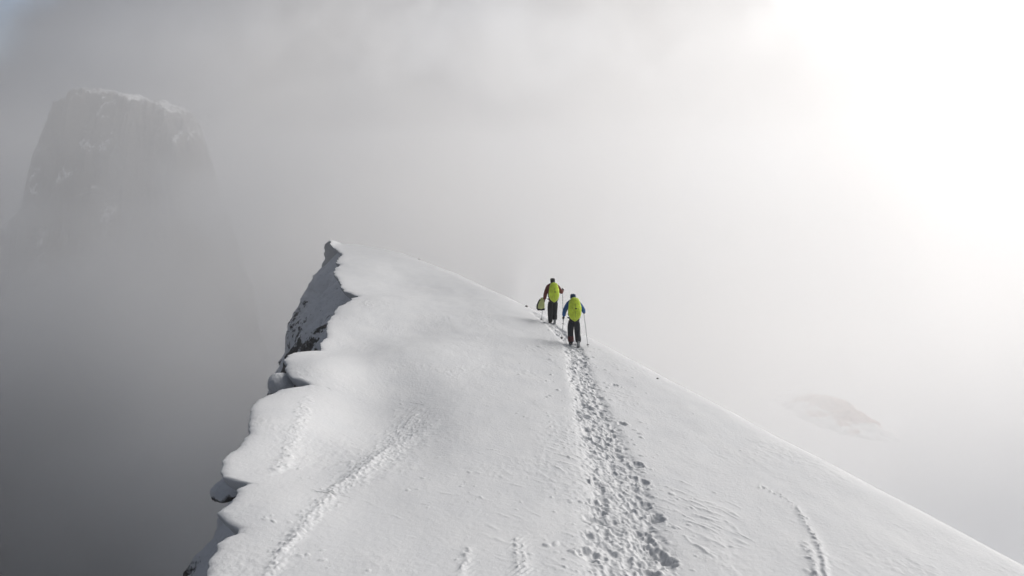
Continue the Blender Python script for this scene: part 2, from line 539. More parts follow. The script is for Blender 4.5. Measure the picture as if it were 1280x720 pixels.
# ------------------------------------------------------------------ ground far below, valley on the left, snowfield on the right
def build_ground():
    def axis(n, far):
        a = np.linspace(-1, 1, n)
        return np.sign(a) * (60 * np.abs(a) + (far - 60) * np.abs(a) ** 3.2)
    gx = axis(420, 7000) ; gy = axis(420, 7000) + 30
    X, Y = np.meshgrid(gx, gy)
    s = crest_dist(X, Y)
    # left of the ridge: a steep drop into the valley; right: a snowfield below the crest, made shallow to brighten the mist
    left = X - x_left(np.clip(Y, 8, 60))
    sm = lambda v: np.clip(v, 0, 1) ** 2 * (3 - 2 * np.clip(v, 0, 1))
    right_drop = 12 + 0.95 * np.minimum(np.maximum(s, 0), 25) + 0.32 * np.clip(s - 25, 0, 110) + 0.04 * np.clip(s - 135, 0, 900)
    left_drop = 10 + 1.6 * np.clip(-left, 0, 110) + 0.75 * np.clip(-left - 110, 0, 350)
    near = np.where(left < 0, left_drop, np.where(s > 0, right_drop, 12))
    wgt = sm((X + 0.30 * np.maximum(Y, 0) + 10) / (0.33 * np.maximum(Y, 60)))     # valley side to snowfield side, ahead of the ridge
    far = right_drop * wgt + 440 * (1 - wgt)
    ah = sm((Y - 48) / 120)
    drop = near * (1 - ah) + far * ah
    behind = np.clip(6 - Y, 0, None)
    drop = np.where(behind > 0, np.minimum(drop, 200) + 0.2 * np.minimum(behind, 300), drop)
    drop = np.minimum(drop, 450)
    r = np.hypot(X, Y - 20)
    amp = np.clip((r - 60) / 600, 0, 1) * (0.25 + 0.75 * (1 - wgt))
    Z = -drop + amp * (22 * fbm(X / 260, Y / 260, 4, 91) + 6 * fbm(X / 45, Y / 45, 3, 92)) - 6
    forest = 0.95 * (1 - wgt) * sm((-left - 5) / 90) - 0.4 * wgt + 0.25 * fbm(X / 90, Y / 90, 4, 95)
    m, t, b = new_mat('valley_ground', 0.9, spec=0.1)
    at = N(t, 'ShaderNodeAttribute'); at.attribute_name = 'forest'
    n = noise(t, 0.05, 8, 0.65)
    add = N(t, 'ShaderNodeMath', operation='MULTIPLY_ADD')
    t.links.new(n.outputs['Fac'], add.inputs[0]); add.inputs[1].default_value = 0.8
    t.links.new(at.outputs['Fac'], add.inputs[2])
    mk = N(t, 'ShaderNodeMapRange', interpolation_type='SMOOTHSTEP')
    mk.inputs['From Min'].default_value = 0.72; mk.inputs['From Max'].default_value = 0.9
    t.links.new(add.outputs[0], mk.inputs['Value'])
    n2 = noise(t, 0.2, 6, 0.7)
    dk = ramp(t, n2.outputs['Fac'], [(0.3, (0.03, 0.035, 0.035)), (0.7, (0.09, 0.085, 0.08))])
    mx = N(t, 'ShaderNodeMix', data_type='RGBA')
    t.links.new(mk.outputs['Result'], mx.inputs['Factor'])
    mx.inputs['A'].default_value = (0.83, 0.84, 0.855, 1)
    t.links.new(dk.outputs['Color'], mx.inputs['B'])
    t.links.new(mx.outputs['Result'], b.inputs['Base Color'])
    grid_mesh('ground', X, Y, Z, m, attr={'forest': forest})
    return float(Z.min()), gx, gy, Z
GROUND_MIN, GAX, GAY, GZ = build_ground()

# ------------------------------------------------------------------ the rock mountain in the cloud
MOUNTAIN_D = 700.0
def build_mountain():
    D = MOUNTAIN_D
    K = D / 800.0
    u0, u1 = -0.78, -0.30
    nx, ny = 480, 460
    x = np.linspace(u0 * D, u1 * D, nx)
    y = np.linspace(D - 330, D + 160, ny)
    X, Y = np.meshgrid(x, y)
    top_px = [(-120,560),(-60,420),(0,310),(38,262),(56,200),(74,158),(84,136),(98,126),(108,115),(124,114),(136,122),(152,119),(170,131),(186,126),(200,134),(214,139),(226,154),(234,176),(238,215),(244,270),(262,360),(300,480),(340,600)]
    tx = [(p[0] - 640) / FPX * D for p in top_px]
    tz = [ray(p[0], p[1])[2] * D for p in top_px]
    prof = np.interp(X + 9 * fbm(X / 40, Y / 40, 4, 110), tx, tz) + 7 * fbm(X / 22, Y / 30, 4, 112, .6)
    # buttresses and gullies run down the wall
    rib = fbm(X / 55 + 0.3 * fbm(X / 60, Y / 60, 3, 109), Y / 160, 5, 103, 0.55, ridged=True)
    wob = 30 * fbm(X / 80, Y / 200, 4, 101) + 26 * rib
    front = np.clip((D - 15 + wob - Y), 0, None)               # distance in front of the summit wall
    back = np.clip(Y - D - 40 - wob, 0, None)
    ledge = 16 * fbm(X / 60, front / 26, 3, 108)
    Z = prof - 2.1 * front + 0.0022 * front ** 2 - 1.5 * back + ledge * np.clip(front / 15, 0, 1)
    Z += 5 * fbm(X / 16, Y / 20, 4, 104, 0.62, ridged=True)
    Z = np.maximum(Z, -440 + 8 * fbm(X / 60, Y / 60, 3, 105))
    gz = np.gradient(Z, x, axis=1); gw = np.gradient(Z, y, axis=0)
    steep = np.hypot(gz, gw)
    rock = 0.43 + 0.07 * np.clip((steep - 1.6), -2.5, 1.5) + 0.30 * fbm(X / 30, Z / 50, 5, 107, 0.6) + 0.12 * (rib - 0.2)
    grid_mesh('mountain', X, Y, Z, cliff_material('mountain_rock', 0.09), attr={'rock': rock})
build_mountain()

# ------------------------------------------------------------------ air
def build_haze():
    m = bpy.data.materials.new('haze'); m.use_nodes = True
    t = m.node_tree; t.nodes.clear()
    out = N(t, 'ShaderNodeOutputMaterial')
    v = N(t, 'ShaderNodeVolumePrincipled')
    v.inputs['Color'].default_value = (0.895, 0.905, 0.926, 1)
    v.inputs['Density'].default_value = HAZE_DENSITY
    v.inputs['Anisotropy'].default_value = 0.57
    t.links.new(v.outputs['Volume'], out.inputs['Volume'])
    me = bpy.data.meshes.new('haze')
    bm = bmesh.new(); bmesh.ops.create_cube(bm, size=1.0)
    z0, z1 = GROUND_MIN - 1.0, 84.0
    for w in bm.verts:
        w.co = Vector((w.co.x * 14400, w.co.y * 14400 + 30, z0 if w.co.z < 0 else z1))
    bm.to_mesh(me); bm.free()
    me.materials.append(m)
    o = bpy.data.objects.new('haze', me); COL.objects.link(o)
    tag(o, 'pale even mist filling the air all around the ridge', 'haze', kind='stuff')
build_haze()

def cloud(name, loc, size, density, scale, seed, lo, hi, label, aniso=0.5, col=0.90):
    """a bank of cloud: a rounded closed hull whose density is torn up by noise and thins towards its skin"""
    m = bpy.data.materials.new('cloud'); m.use_nodes = True
    t = m.node_tree; t.nodes.clear()
    L = t.links.new
    out = N(t, 'ShaderNodeOutputMaterial')
    v = N(t, 'ShaderNodeVolumePrincipled')
    v.inputs['Color'].default_value = (1.0, 0.992, 0.985, 1) if col >= 1 else (col - .02, col, col + .03, 1)  # lower col puts shade into the colour: greyer, bluer banks on the left
    v.inputs['Anisotropy'].default_value = aniso
    tc = N(t, 'ShaderNodeTexCoord')
    ln = N(t, 'ShaderNodeVectorMath', operation='LENGTH')
    L(tc.outputs['Object'], ln.inputs[0])
    fall = N(t, 'ShaderNodeMapRange', interpolation_type='SMOOTHSTEP')
    fall.inputs['From Min'].default_value = 1.0; fall.inputs['From Max'].default_value = 0.25
    L(ln.outputs['Value'], fall.inputs['Value'])
    geo = N(t, 'ShaderNodeNewGeometry')
    add = N(t, 'ShaderNodeVectorMath', operation='ADD')
    add.inputs[1].default_value = (seed * 131.0, seed * 57.0, seed * 17.0)
    L(geo.outputs['Position'], add.inputs[0])
    n = noise(t, scale, 4, 0.6, vec=add.outputs['Vector'])
    n.inputs['Distortion'].default_value = 0.6
    mr = N(t, 'ShaderNodeMapRange', interpolation_type='SMOOTHSTEP')
    mr.inputs['From Min'].default_value = lo; mr.inputs['From Max'].default_value = hi
    mr.inputs['To Max'].default_value = density
    L(n.outputs['Fac'], mr.inputs['Value'])
    mu = N(t, 'ShaderNodeMath', operation='MULTIPLY')
    L(mr.outputs['Result'], mu.inputs[0]); L(fall.outputs['Result'], mu.inputs[1])
    L(mu.outputs[0], v.inputs['Density'])
    L(v.outputs['Volume'], out.inputs['Volume'])
    me = bpy.data.meshes.new(name)
    bm = bmesh.new(); bmesh.ops.create_icosphere(bm, subdivisions=3, radius=1.0)
    bm.to_mesh(me); bm.free()
    me.materials.append(m)
    o = bpy.data.objects.new(name, me); o.location = loc; o.scale = size
    COL.objects.link(o)
    return tag(o, label, 'cloud', kind='stuff')
cloud('cloud', (-310, 480, -212), (330, 110, 208), 0.085, 0.0115, 1, 0.34, 0.64, 'grey cloud hiding the foot of the rock mountain', 0.7, 0.80)
cloud('cloud', (-345, 520, -25), (75, 52, 75), 0.020, 0.018, 4, 0.40, 0.70, 'thin grey cloud drifting over the left shoulder of the rock mountain', 0.7, 0.82)
cloud('cloud', (-192, 480, -22), (75, 70, 80), 0.024, 0.018, 7, 0.34, 0.66, 'thin grey cloud drifting beside the right wall of the rock mountain', 0.7, 0.86)
cloud('cloud', (210, 240, -30), (210, 200, 85), 0.020, 0.014, 11, 0.40, 0.60, 'white cloud filling the space right of the snow crest', 0.55, 1.0)
cloud('cloud', (10, 115, -8), (115, 87, 50), 0.045, 0.020, 13, 0.38, 0.64, 'white cloud rolling up behind the far snow crest', 0.55, 1.0)
cloud('cloud', (46, 110, -35), (40, 34, 26), 0.014, 0.03, 17, 0.25, 0.60, 'thin white mist drifting in front of the brown rock outcrop', 0.64, 1.0)

cloud('cloud', (-40, 330, 46), (190, 60, 34), 0.03, 0.022, 23, 0.46, 0.62, 'torn wisp of pale cloud high above the far snow crest', 0.62, 0.97)
cloud('cloud', (190, 340, 60), (150, 60, 36), 0.03, 0.022, 29, 0.46, 0.62, 'torn wisp of white cloud high above the hikers', 0.62, 0.99)

# ------------------------------------------------------------------ loose rocks and snow blocks on the edge
def lump(name, loc, size, seed, mat, label, cat, rot=(0, 0, 0), rough=0.25, flat=0.0, rock=None, sub=5, group=None):
    me = bpy.data.meshes.new(name)
    bm = bmesh.new(); bmesh.ops.create_icosphere(bm, subdivisions=sub, radius=1.0)
    P = np.array([v.co[:] for v in bm.verts])
    q = fbm(P[:, 0] * 1.1 + seed * 3.1 + P[:, 2] * .7, P[:, 1] * 1.1 - seed + P[:, 2] * .9, 4, seed, 0.55)
    q2 = fbm(P[:, 0] * 3 + P[:, 2] * 2, P[:, 1] * 3 - P[:, 2] * 2.3, 3, seed + 5, 0.6, ridged=True)
    k = 1 + rough * q + rough * 0.35 * q2
    P = P * k[:, None]
    if flat:
        P[:, 2] = np.where(P[:, 2] < -flat, -flat + (P[:, 2] + flat) * .12, P[:, 2])
    for v, p in zip(bm.verts, P): v.co = p * np.array(size)
    for f in bm.faces: f.smooth = True
    bm.to_mesh(me); bm.free()
    if rock is not None:
        me.attributes.new('rock', 'FLOAT', 'POINT').data.foreach_set('value', np.full(len(P), rock, np.float32) + (0.35 * np.clip(-P[:, 2], -.6, .6)).astype(np.float32))
    me.materials.append(mat)
    o = bpy.data.objects.new(name, me); o.location = loc; o.rotation_euler = rot
    COL.objects.link(o)
    return tag(o, label, cat, group)
def at_px(px, py, d):
    r = ray(px, py); return Vector((r[0] * d, d, r[2] * d))
lump('snow_block', at_px(351, 480, 17.6), (.30, .32, .26), 3, SNOW, 'rounded snow block perched in the notch between two cornice lobes', 'snow block', (0, .3, 0), .12)
lump('rock_ledge', at_px(287, 612, 14.2), (.34, .4, .20), 8, CLIFF, 'snow capped dark rock ledge jutting from under the cornice', 'rock', (0, -.12, .2), .22, .35, 0.42)
lump('stone', (*on_plane(658, 379), ridge_z(*on_plane(658, 379)) + .02), (.06, .055, .05), 12, CLIFF, 'small dark stone on the snow crest left of the hikers', 'stone', rock=0.9, sub=3)
lump('stone', (*on_plane(822, 470), ridge_z(*on_plane(822, 470)) + .01), (.035, .03, .03), 14, CLIFF, 'tiny dark stone on clean snow right of the trail', 'stone', rock=0.9, sub=3)
lump('stone', (*on_plane(523, 319), ridge_z(*on_plane(523, 319)) + .02), (.07, .06, .06), 15, CLIFF, 'tiny grey stone alone on the far misty snow crest', 'stone', rock=0.7, sub=3)

# ------------------------------------------------------------------ hikers
def flat_mat(name, col, rough=0.75, fold=0.012, scale=18, var=0.25, spec=0.3):
    m, t, b = new_mat(name, rough, spec=spec)
    n = noise(t, scale * .35, 5)
    c = np.array(col)
    r = ramp(t, n.outputs['Fac'], [(0.3, tuple(c * (1 - var))), (0.7, tuple(np.minimum(c * (1 + var), 1)))])
    t.links.new(r.outputs['Color'], b.inputs['Base Color'])
    n2 = noise(t, scale, 4, 0.6)
    bump(t, b, n2.outputs['Fac'], fold, 0.8)
    return m
M = dict(
    skin=flat_mat('skin', (0.50, 0.31, 0.23), .55, .002),
    black=flat_mat('black_cloth', (0.014, 0.014, 0.016), .8),
    trouser=flat_mat('black_trousers', (0.010, 0.010, 0.012), .8),
    navy=flat_mat('navy_trousers', (0.010, 0.013, 0.020), .8),
    maroon=flat_mat('maroon_jacket', (0.13, 0.024, 0.018), .7),
    gaiter=flat_mat('red_gaiter', (0.085, 0.010, 0.012), .7),
    blue=flat_mat('blue_jacket', (0.012, 0.085, 0.26), .65),
    bluedark=flat_mat('dark_blue_hood', (0.012, 0.045, 0.13), .7),
    lime=flat_mat('lime_cover', (0.60, 0.76, 0.035), .5, .06, 9, .30, .4),
    olive=flat_mat('cover_seam', (0.22, 0.30, 0.03), .6, .002),
    pale=flat_mat('pale_yellow_cloth', (0.58, 0.62, 0.25), .6, .02, 9),
    grey=flat_mat('grey_cloth', (0.035, 0.035, 0.04), .7),
    boot=flat_mat('grey_boot', (0.035, 0.037, 0.042), .6),
    sole=flat_mat('boot_sole', (0.22, 0.23, 0.24), .8),
    metal=flat_mat('pole_metal', (0.30, 0.31, 0.33), .35, .001, 30, .1, .6),
    darkmetal=flat_mat('pole_dark', (0.05, 0.05, 0.055), .4, .001, 30, .1, .6),
)
def skin_mesh(name, V, E, Rr, mat, parent=None, sub=2, root=0):
    me = bpy.data.meshes.new(name)
    bm = bmesh.new()
    lay = bm.verts.layers.skin.verify()
    vs = []
    for i, (p, r) in enumerate(zip(V, Rr)):
        v = bm.verts.new(p)
        v[lay].radius = (r, r) if np.isscalar(r) else r
        v[lay].use_root = (i == root) or False
        vs.append(v)
    for a, b in E: bm.edges.new((vs[a], vs[b]))
    bm.to_mesh(me); bm.free()
    tmp = bpy.data.objects.new(name, me); COL.objects.link(tmp)
    tmp.modifiers.new('skin', 'SKIN').use_smooth_shade = True
    if sub:
        sm_ = tmp.modifiers.new('sub', 'SUBSURF'); sm_.levels = sub; sm_.render_levels = sub
    dg = bpy.context.evaluated_depsgraph_get()
    new = bpy.data.meshes.new_from_object(tmp.evaluated_get(dg))
    bpy.data.objects.remove(tmp); bpy.data.meshes.remove(me)
    new.name = name
    new.materials.clear(); new.materials.append(mat)
    for p in new.polygons: p.use_smooth = True
    o = bpy.data.objects.new(name, new); COL.objects.link(o)
    if parent: o.parent = parent
    return o
def bm_obj(name, bm, mat, parent=None, smooth=True):
    me = bpy.data.meshes.new(name)
    bmesh.ops.recalc_face_normals(bm, faces=bm.faces)
    for f in bm.faces: f.smooth = smooth
    bm.to_mesh(me); bm.free()
    me.materials.append(mat)
    o = bpy.data.objects.new(name, me); COL.objects.link(o)
    if parent: o.parent = parent
    return o
def lerp(a, b, t): return tuple(np.array(a) * (1 - t) + np.array(b) * t)
def chain(pts, rads): return list(pts), [(i, i + 1) for i in range(len(pts) - 1)], list(rads)

def glove(hand, wrist, side, mat, parent):
    """a fist closed round an upright pole grip: palm, four unequal curled fingers, thumb"""
    hx, hy, hz = hand
    V = [wrist, (hx + side * .028, hy - .045, hz), (hx + side * .036, hy - .005, hz)]
    E = [(0, 1), (1, 2)]
    Rr = [.034, (.030, .042), (.020, .040)]
    for k, (dz, ln) in enumerate([(.032, 1.0), (.011, 1.1), (-.011, 1.02), (-.031, .82)]):
        b = len(V)
        V += [(hx + side * .030, hy + .016, hz + dz), (hx + side * .010, hy + .036 * ln, hz + dz), (hx - side * .018 * ln, hy + .030 * ln, hz + dz - .003), (hx - side * .026 * ln, hy + .008, hz + dz - .004)]
        E += [(2, b), (b, b + 1), (b + 1, b + 2), (b + 2, b + 3)]
        Rr += [.0105, .0100, .0095, .0085]
    b = len(V)
    V += [(hx + side * .008, hy - .042, hz + .026), (hx - side * .018, hy - .030, hz + .040), (hx - side * .026, hy - .006, hz + .044)]
    E += [(1, b), (b, b + 1), (b + 1, b + 2)]
    Rr += [.013, .0115, .0095]
    return skin_mesh('glove', V, E, Rr, mat, parent, 1, 1)

def hiker(name, loc, rz, label, P, mats):
    t = tag(empty(name, loc, rz), label, 'person')
    sh = {-1: P['shoulder_l'], 1: P['shoulder_r']}; el = {-1: P['elbow_l'], 1: P['elbow_r']}; ha = {-1: P['hand_l'], 1: P['hand_r']}
    hip = {-1: P['hip_l'], 1: P['hip_r']}; kn = {-1: P['knee_l'], 1: P['knee_r']}; an = {-1: P['ankle_l'], 1: P['ankle_r']}; to = {-1: P['toe_l'], 1: P['toe_r']}
    pel, wai, che, nec, hea = P['pelvis'], P['waist'], P['chest'], P['neck'], P['head']
    def wr(s): return lerp(ha[s], el[s], .26)
    hd = np.array(hea)
    # body: one continuous figure
    V = [pel, wai, che, nec, tuple(hd + (0, -.005, -.055)), tuple(hd), tuple(hd + (0, -.01, .075))]
    E = [(i, i + 1) for i in range(6)]
    Rr = [(.145, .105), (.13, .10), (.155, .11), .058, (.066, .075), (.076, .092), (.055, .065)]
    V += [tuple(hd + (0, .098, -.02)), tuple(hd + (-.082, -.005, -.01)), tuple(hd + (.082, -.005, -.01)), tuple(hd + (0, .085, -.062))]
    E += [(5, 7), (5, 8), (5, 9), (4, 10)]
    Rr += [.013, .014, .014, .016]
    for s in (-1, 1):
        b = len(V)
        V += [sh[s], lerp(sh[s], el[s], .5), el[s], lerp(el[s], ha[s], .5), wr(s), lerp(wr(s), ha[s], .55)]
        E += [(2, b)] + [(b + i, b + i + 1) for i in range(5)]
        Rr += [.062, .052, .043, .038, .028, .026]
        b = len(V)
        V += [hip[s], lerp(hip[s], kn[s], .5), kn[s], lerp(kn[s], an[s], .4), an[s], to[s]]
        E += [(0, b)] + [(b + i, b + i + 1) for i in range(5)]
        Rr += [.092, .080, .060, .054, .036, .026]
    skin_mesh('body', V, E, Rr, mats['skin'], t, 2, 0)
    # eyes
    for s in (-1, 1):
        bm = bmesh.new(); bmesh.ops.create_uvsphere(bm, u_segments=10, v_segments=8, radius=.011, matrix=Matrix.Translation(hd + (s * .031, .083, .012)))
        bm_obj('eye', bm, mats['black'], t)
    # jacket
    hem = lerp(pel, wai, -.25)
    V = [hem, wai, che, tuple(np.array(nec) + (0, .005, .085))]
    E = [(0, 1), (1, 2), (2, 3)]
    Rr = [(.195, .15), (.178, .145), (.205, .15), (.098, .094)]
    for s in (-1, 1):
        b = len(V)
        V += [sh[s], lerp(sh[s], el[s], .5), el[s], lerp(el[s], ha[s], .45), wr(s)]
        E += [(2, b)] + [(b + i, b + i + 1) for i in range(4)]
        Rr += [.096, .088, .078, .070, .060]
    skin_mesh('jacket', V, E, Rr, mats['jacket'], t, 2, 1)
    # trousers
    V = [tuple(np.array(pel) + (0, 0, .02)), lerp(pel, wai, .3)]
    E = [(0, 1)]; Rr = [(.172, .128), (.165, .125)]
    for s in (-1, 1):
        b = len(V)
        V += [hip[s], lerp(hip[s], kn[s], .5), kn[s], lerp(kn[s], an[s], .5), lerp(kn[s], an[s], 1.05)]
        E += [(0, b)] + [(b + i, b + i + 1) for i in range(4)]
        Rr += [.128, .122, .108, .104, .094]
    skin_mesh('trousers', V, E, Rr, mats['trousers'], t, 2, 0)
    for s in (-1, 1):
        g = mats['gaiter_l'] if s < 0 else mats['gaiter_r']
        if g is not None:
            V, E, Rr = chain([lerp(kn[s], an[s], .28), lerp(kn[s], an[s], .6), lerp(kn[s], an[s], 1.06)], [.110, .114, .104])
            skin_mesh('gaiter', V, E, Rr, g, t, 2, 0)
        a, o_ = np.array(an[s]), np.array(to[s])
        fd = (o_ - a) / np.linalg.norm(o_ - a)
        V, E, Rr = chain([tuple(a + (0, 0, .06)), tuple(a - fd * .035 + (0, 0, -.012)), tuple(a + fd * .10 + (0, 0, -.018)), tuple(o_ + fd * .04)], [.058, .058, .050, .042])
        bt = skin_mesh('boot', V, E, Rr, mats['boot'], t, 2, 1)
        up = np.cross(np.cross(fd, (0, 0, 1.)), fd); up /= np.linalg.norm(up); rt = np.cross(fd, up)
        bm = bmesh.new()
        oc = [(-.105, .024), (-.09, .036), (0, .036), (.10, .047), (.19, .042), (.235, .018)]
        ring = [(u, w) for u, w in oc] + [(u, -w) for u, w in oc[::-1]]
        lo = [bm.verts.new(a + fd * u + rt * w - up * .078) for u, w in ring]
        hi = [bm.verts.new(a + fd * u + rt * w - up * .052) for u, w in ring]
        bm.faces.new(lo); bm.faces.new(hi)
        for i in range(len(ring)):
            j = (i + 1) % len(ring); bm.faces.new((lo[i], lo[j], hi[j], hi[i]))
        bm_obj('sole', bm, mats['sole'], bt, False)
        glove(ha[s], wr(s), s, mats['glove'], t)
    # hat or hood
    V = [tuple(hd + (0, -.038, -.055)), tuple(hd + (0, -.012, .055)), tuple(hd + (0, -.012, .10))]
    Rr = [(.100, .090), (.106, .116), (.070, .08)]
    if mats.get('hood'):
        V = [tuple(hd + (0, -.06, -.12))] + V; Rr = [(.085, .07)] + Rr
    hat = skin_mesh('hood' if mats.get('hood') else 'hat', V, [(i, i + 1) for i in range(len(V) - 1)], Rr, mats['hat'], t, 2, 0)
    if mats.get('band'):
        bm = bmesh.new()
        n = 28
        rings = []
        for z, k in ((.0, 1.06), (.034, 1.07)):
            rings.append([bm.verts.new((hd[0] + .092 * k * math.cos(2 * math.pi * i / n), hd[1] - .015 + .104 * k * math.sin(2 * math.pi * i / n), hd[2] + z + .01)) for i in range(n)])
        for i in range(n):
            j = (i + 1) % n; bm.faces.new((rings[0][i], rings[0][j], rings[1][j], rings[1][i]))
        ob = bm_obj('headband', bm, mats['band'], hat)
    return t

def pack(name, loc, rz, tilt, h, w, dp, label, strap_x, seed):
    """a rucksack in a rain cover: wide at the shoulders, tapering to a blunt point at the hem"""
    t = tag(empty(name, loc, rz), label, 'backpack', 'backpacks in lime rain covers')
    prof = [(0.0, .10, .35), (.03, .34, .55), (.09, .64, .74), (.18, .86, .90), (.32, .99, 1.0), (.45, 1.0, 1.0), (.62, .93, .98), (.78, .82, .88), (.90, .68, .70), (.96, .50, .48), (1.0, .14, .14)]
    zz = np.linspace(0, 1, 40)
    ws = np.interp(zz, [p[0] for p in prof], [p[1] for p in prof]); ds = np.interp(zz, [p[0] for p in prof], [p[2] for p in prof])
    bm = bmesh.new(); n = 44; rings = []
    for k, z in enumerate(zz):
        rg = []
        for i in range(n):
            a = 2 * math.pi * i / n
            c, s = math.cos(a), math.sin(a)
            x = math.copysign(abs(c) ** .62, c) * w / 2 * ws[k]
            y = math.copysign(abs(s) ** .7, s) * dp / 2 * ds[k]
            q = 1 + .055 * float(perlin(np.array(a * 1.6 + seed), np.array(z * 6.0), seed)) + .045 * float(perlin(np.array(a * 4), np.array(z * 14.0 + seed), seed + 1))
            zz_ = z - .05 * ws[k] * abs(c) * (1 - z) * -1
            rg.append(bm.verts.new((x * q, y * q - dp * .5, (zz_ - .5) * h + tilt * 0)))
        rings.append(rg)
    for a, b in zip(rings[:-1], rings[1:]):
        for i in range(n):
            j = (i + 1) % n; bm.faces.new((a[i], a[j], b[j], b[i]))
    bm.faces.new(rings[0]); bm.faces.new(rings[-1])
    cov = bm_obj('rain_cover', bm, M['lime'], t)
    cov.rotation_euler = (tilt, 0, 0)
    # drawcord channel round the hem and the stitched seam up the back
    seam = [(x0, -dp * (.985 + .012 * math.sin(9 * k)), z0 * h) for k, (x0, z0) in enumerate([(.0, -.34), (.006, -.2), (-.004, -.05), (.004, .1), (0, .24)])]
    V, E, Rr = chain(seam, [.007] * 5)
    sm1 = skin_mesh('seam', V, E, Rr, M['olive'], cov, 1)
    bm = bmesh.new(); bmesh.ops.create_uvsphere(bm, u_segments=14, v_segments=8, radius=1.0)
    for v in bm.verts: v.co = Vector((v.co.x * .035 + .02, v.co.y * .012 - dp * 1.0, v.co.z * .022 + .02))
    bm_obj('emblem', bm, M['black'], cov)
    # dark pack bottom showing below the cover, straps, belt
    bm = bmesh.new()
    bmesh.ops.create_uvsphere(bm, u_segments=24, v_segments=14, radius=1.0)
    for v in bm.verts:
        v.co = Vector((v.co.x * w * .40, v.co.y * dp * .36 - dp * .40, v.co.z * .09 - h * .40))
    bm_obj('pack_base', bm, M['black'], t)
    for s in (-1, 1):
        V, E, Rr = chain([(s * strap_x, -.03, h * .30), (s * strap_x, .06, h * .36), (s * (strap_x + .01), .19, h * .22), (s * (strap_x + .03), .20, -.02), (s * (strap_x + .06), .06, -h * .24), (s * (strap_x + .02), -.03, -h * .30)], [(.026, .009)] * 6)
        skin_mesh('shoulder_strap', V, E, Rr, M['black'], t, 1)
    ring = [(.20 * math.cos(a), .035 + .165 * math.sin(a), -h * .36) for a in np.linspace(-.35 * math.pi, 1.35 * math.pi, 20)]
    V, E, Rr = chain(ring, [(.028, .012)] * 20)
    skin_mesh('hip_belt', V, E, Rr, M['black'], t, 1)
    return t

def tube(name, pts, rads, mat, parent, n=10):
    bm = bmesh.new(); rings = []
    d = (Vector(pts[-1]) - Vector(pts[0])).normalized()
    a = d.orthogonal().normalized(); b = d.cross(a)
    for p, r in zip(pts, rads):
        rings.append([bm.verts.new(Vector(p) + a * r * math.cos(2 * math.pi * i / n) + b * r * math.sin(2 * math.pi * i / n)) for i in range(n)])
    for x, y in zip(rings[:-1], rings[1:]):
        for i in range(n):
            j = (i + 1) % n; bm.faces.new((x[i], x[j], y[j], y[i]))
    bm.faces.new(rings[0]); bm.faces.new(rings[-1])
    return bm_obj(name, bm, mat, parent)
def pole(grip, tip, label):
    """grip and tip are world points; the hand closes at grip"""
    g, e = Vector(grip), Vector(tip)
    t = tag(empty('trekking_pole', e), label, 'trekking pole', 'trekking poles held by the hikers')
    top = g - e; d = top.normalized()
    L = top.length
    tube('shaft', [d * .06, d * (L * .45), d * (L * .46), d * (L - .05)], [.0075, .0085, .0105, .0105], M['metal'], t)
    tube('grip', [d * (L - .07), d * (L - .02), d * (L + .03), d * (L + .065), d * (L + .075)], [.014, .018, .016, .020, .010], M['darkmetal'], t)
    tube('tip', [d * -.04, d * .08], [.003, .009], M['darkmetal'], t)
    tube('basket', [d * .055, d * .063, d * .068], [.046, .048, .02], M['darkmetal'], t, 16)
    return t

def place(px, py):
    x, y = on_plane(px, py)
    # walk along the ray to the real snow surface
    r = ray(px, py)
    ds = np.linspace(y - 6, y + 6, 600)
    for d in ds:
        z = ridge_z(r[0] * d, d)
        if r[2] * d <= z:
            return Vector((r[0] * d, d, z))
    return Vector((x, y, ridge_z(x, y)))

def person_at(px, py, rz):
    p = place(px, py)
    return p, Matrix.Translation(p) @ Matrix.Rotation(rz, 4, 'Z')

# the hiker behind: blue jacket, right heel lifting
p_r, M_r = person_at(717, 432, 0.06)
PR = dict(pelvis=(0, 0, .91), waist=(0, .04, 1.08), chest=(-.005, .11, 1.34), neck=(-.01, .17, 1.49), head=(-.015, .215, 1.625),
    shoulder_l=(-.195, .11, 1.395), elbow_l=(-.315, .10, 1.14), hand_l=(-.315, .22, .90),
    shoulder_r=(.185, .11, 1.395), elbow_r=(.335, .13, 1.17), hand_r=(.375, .33, 1.06),
    hip_l=(-.095, 0, .88), knee_l=(-.10, .10, .48), ankle_l=(-.085, .03, .085), toe_l=(-.10, .19, .035),
    hip_r=(.095, 0, .88), knee_r=(.115, -.02, .47), ankle_r=(.115, -.32, .19), toe_r=(.12, -.22, .055))
hiker('person', p_r, 0.06, 'hiker in a blue jacket and dark blue hood walking nearest, right heel lifted', PR,
    dict(skin=M['skin'], black=M['black'], jacket=M['blue'], trousers=M['navy'], gaiter_l=M['gaiter'], gaiter_r=M['navy'], boot=M['boot'], sole=M['sole'], glove=M['black'], hat=M['bluedark'], hood=True))
pack('backpack', M_r @ Vector((-.005, -.035, 1.24)), 0.06, -.20, .80, .44, .30, 'lime rain covered backpack on the blue jacketed hiker', .12, 3)

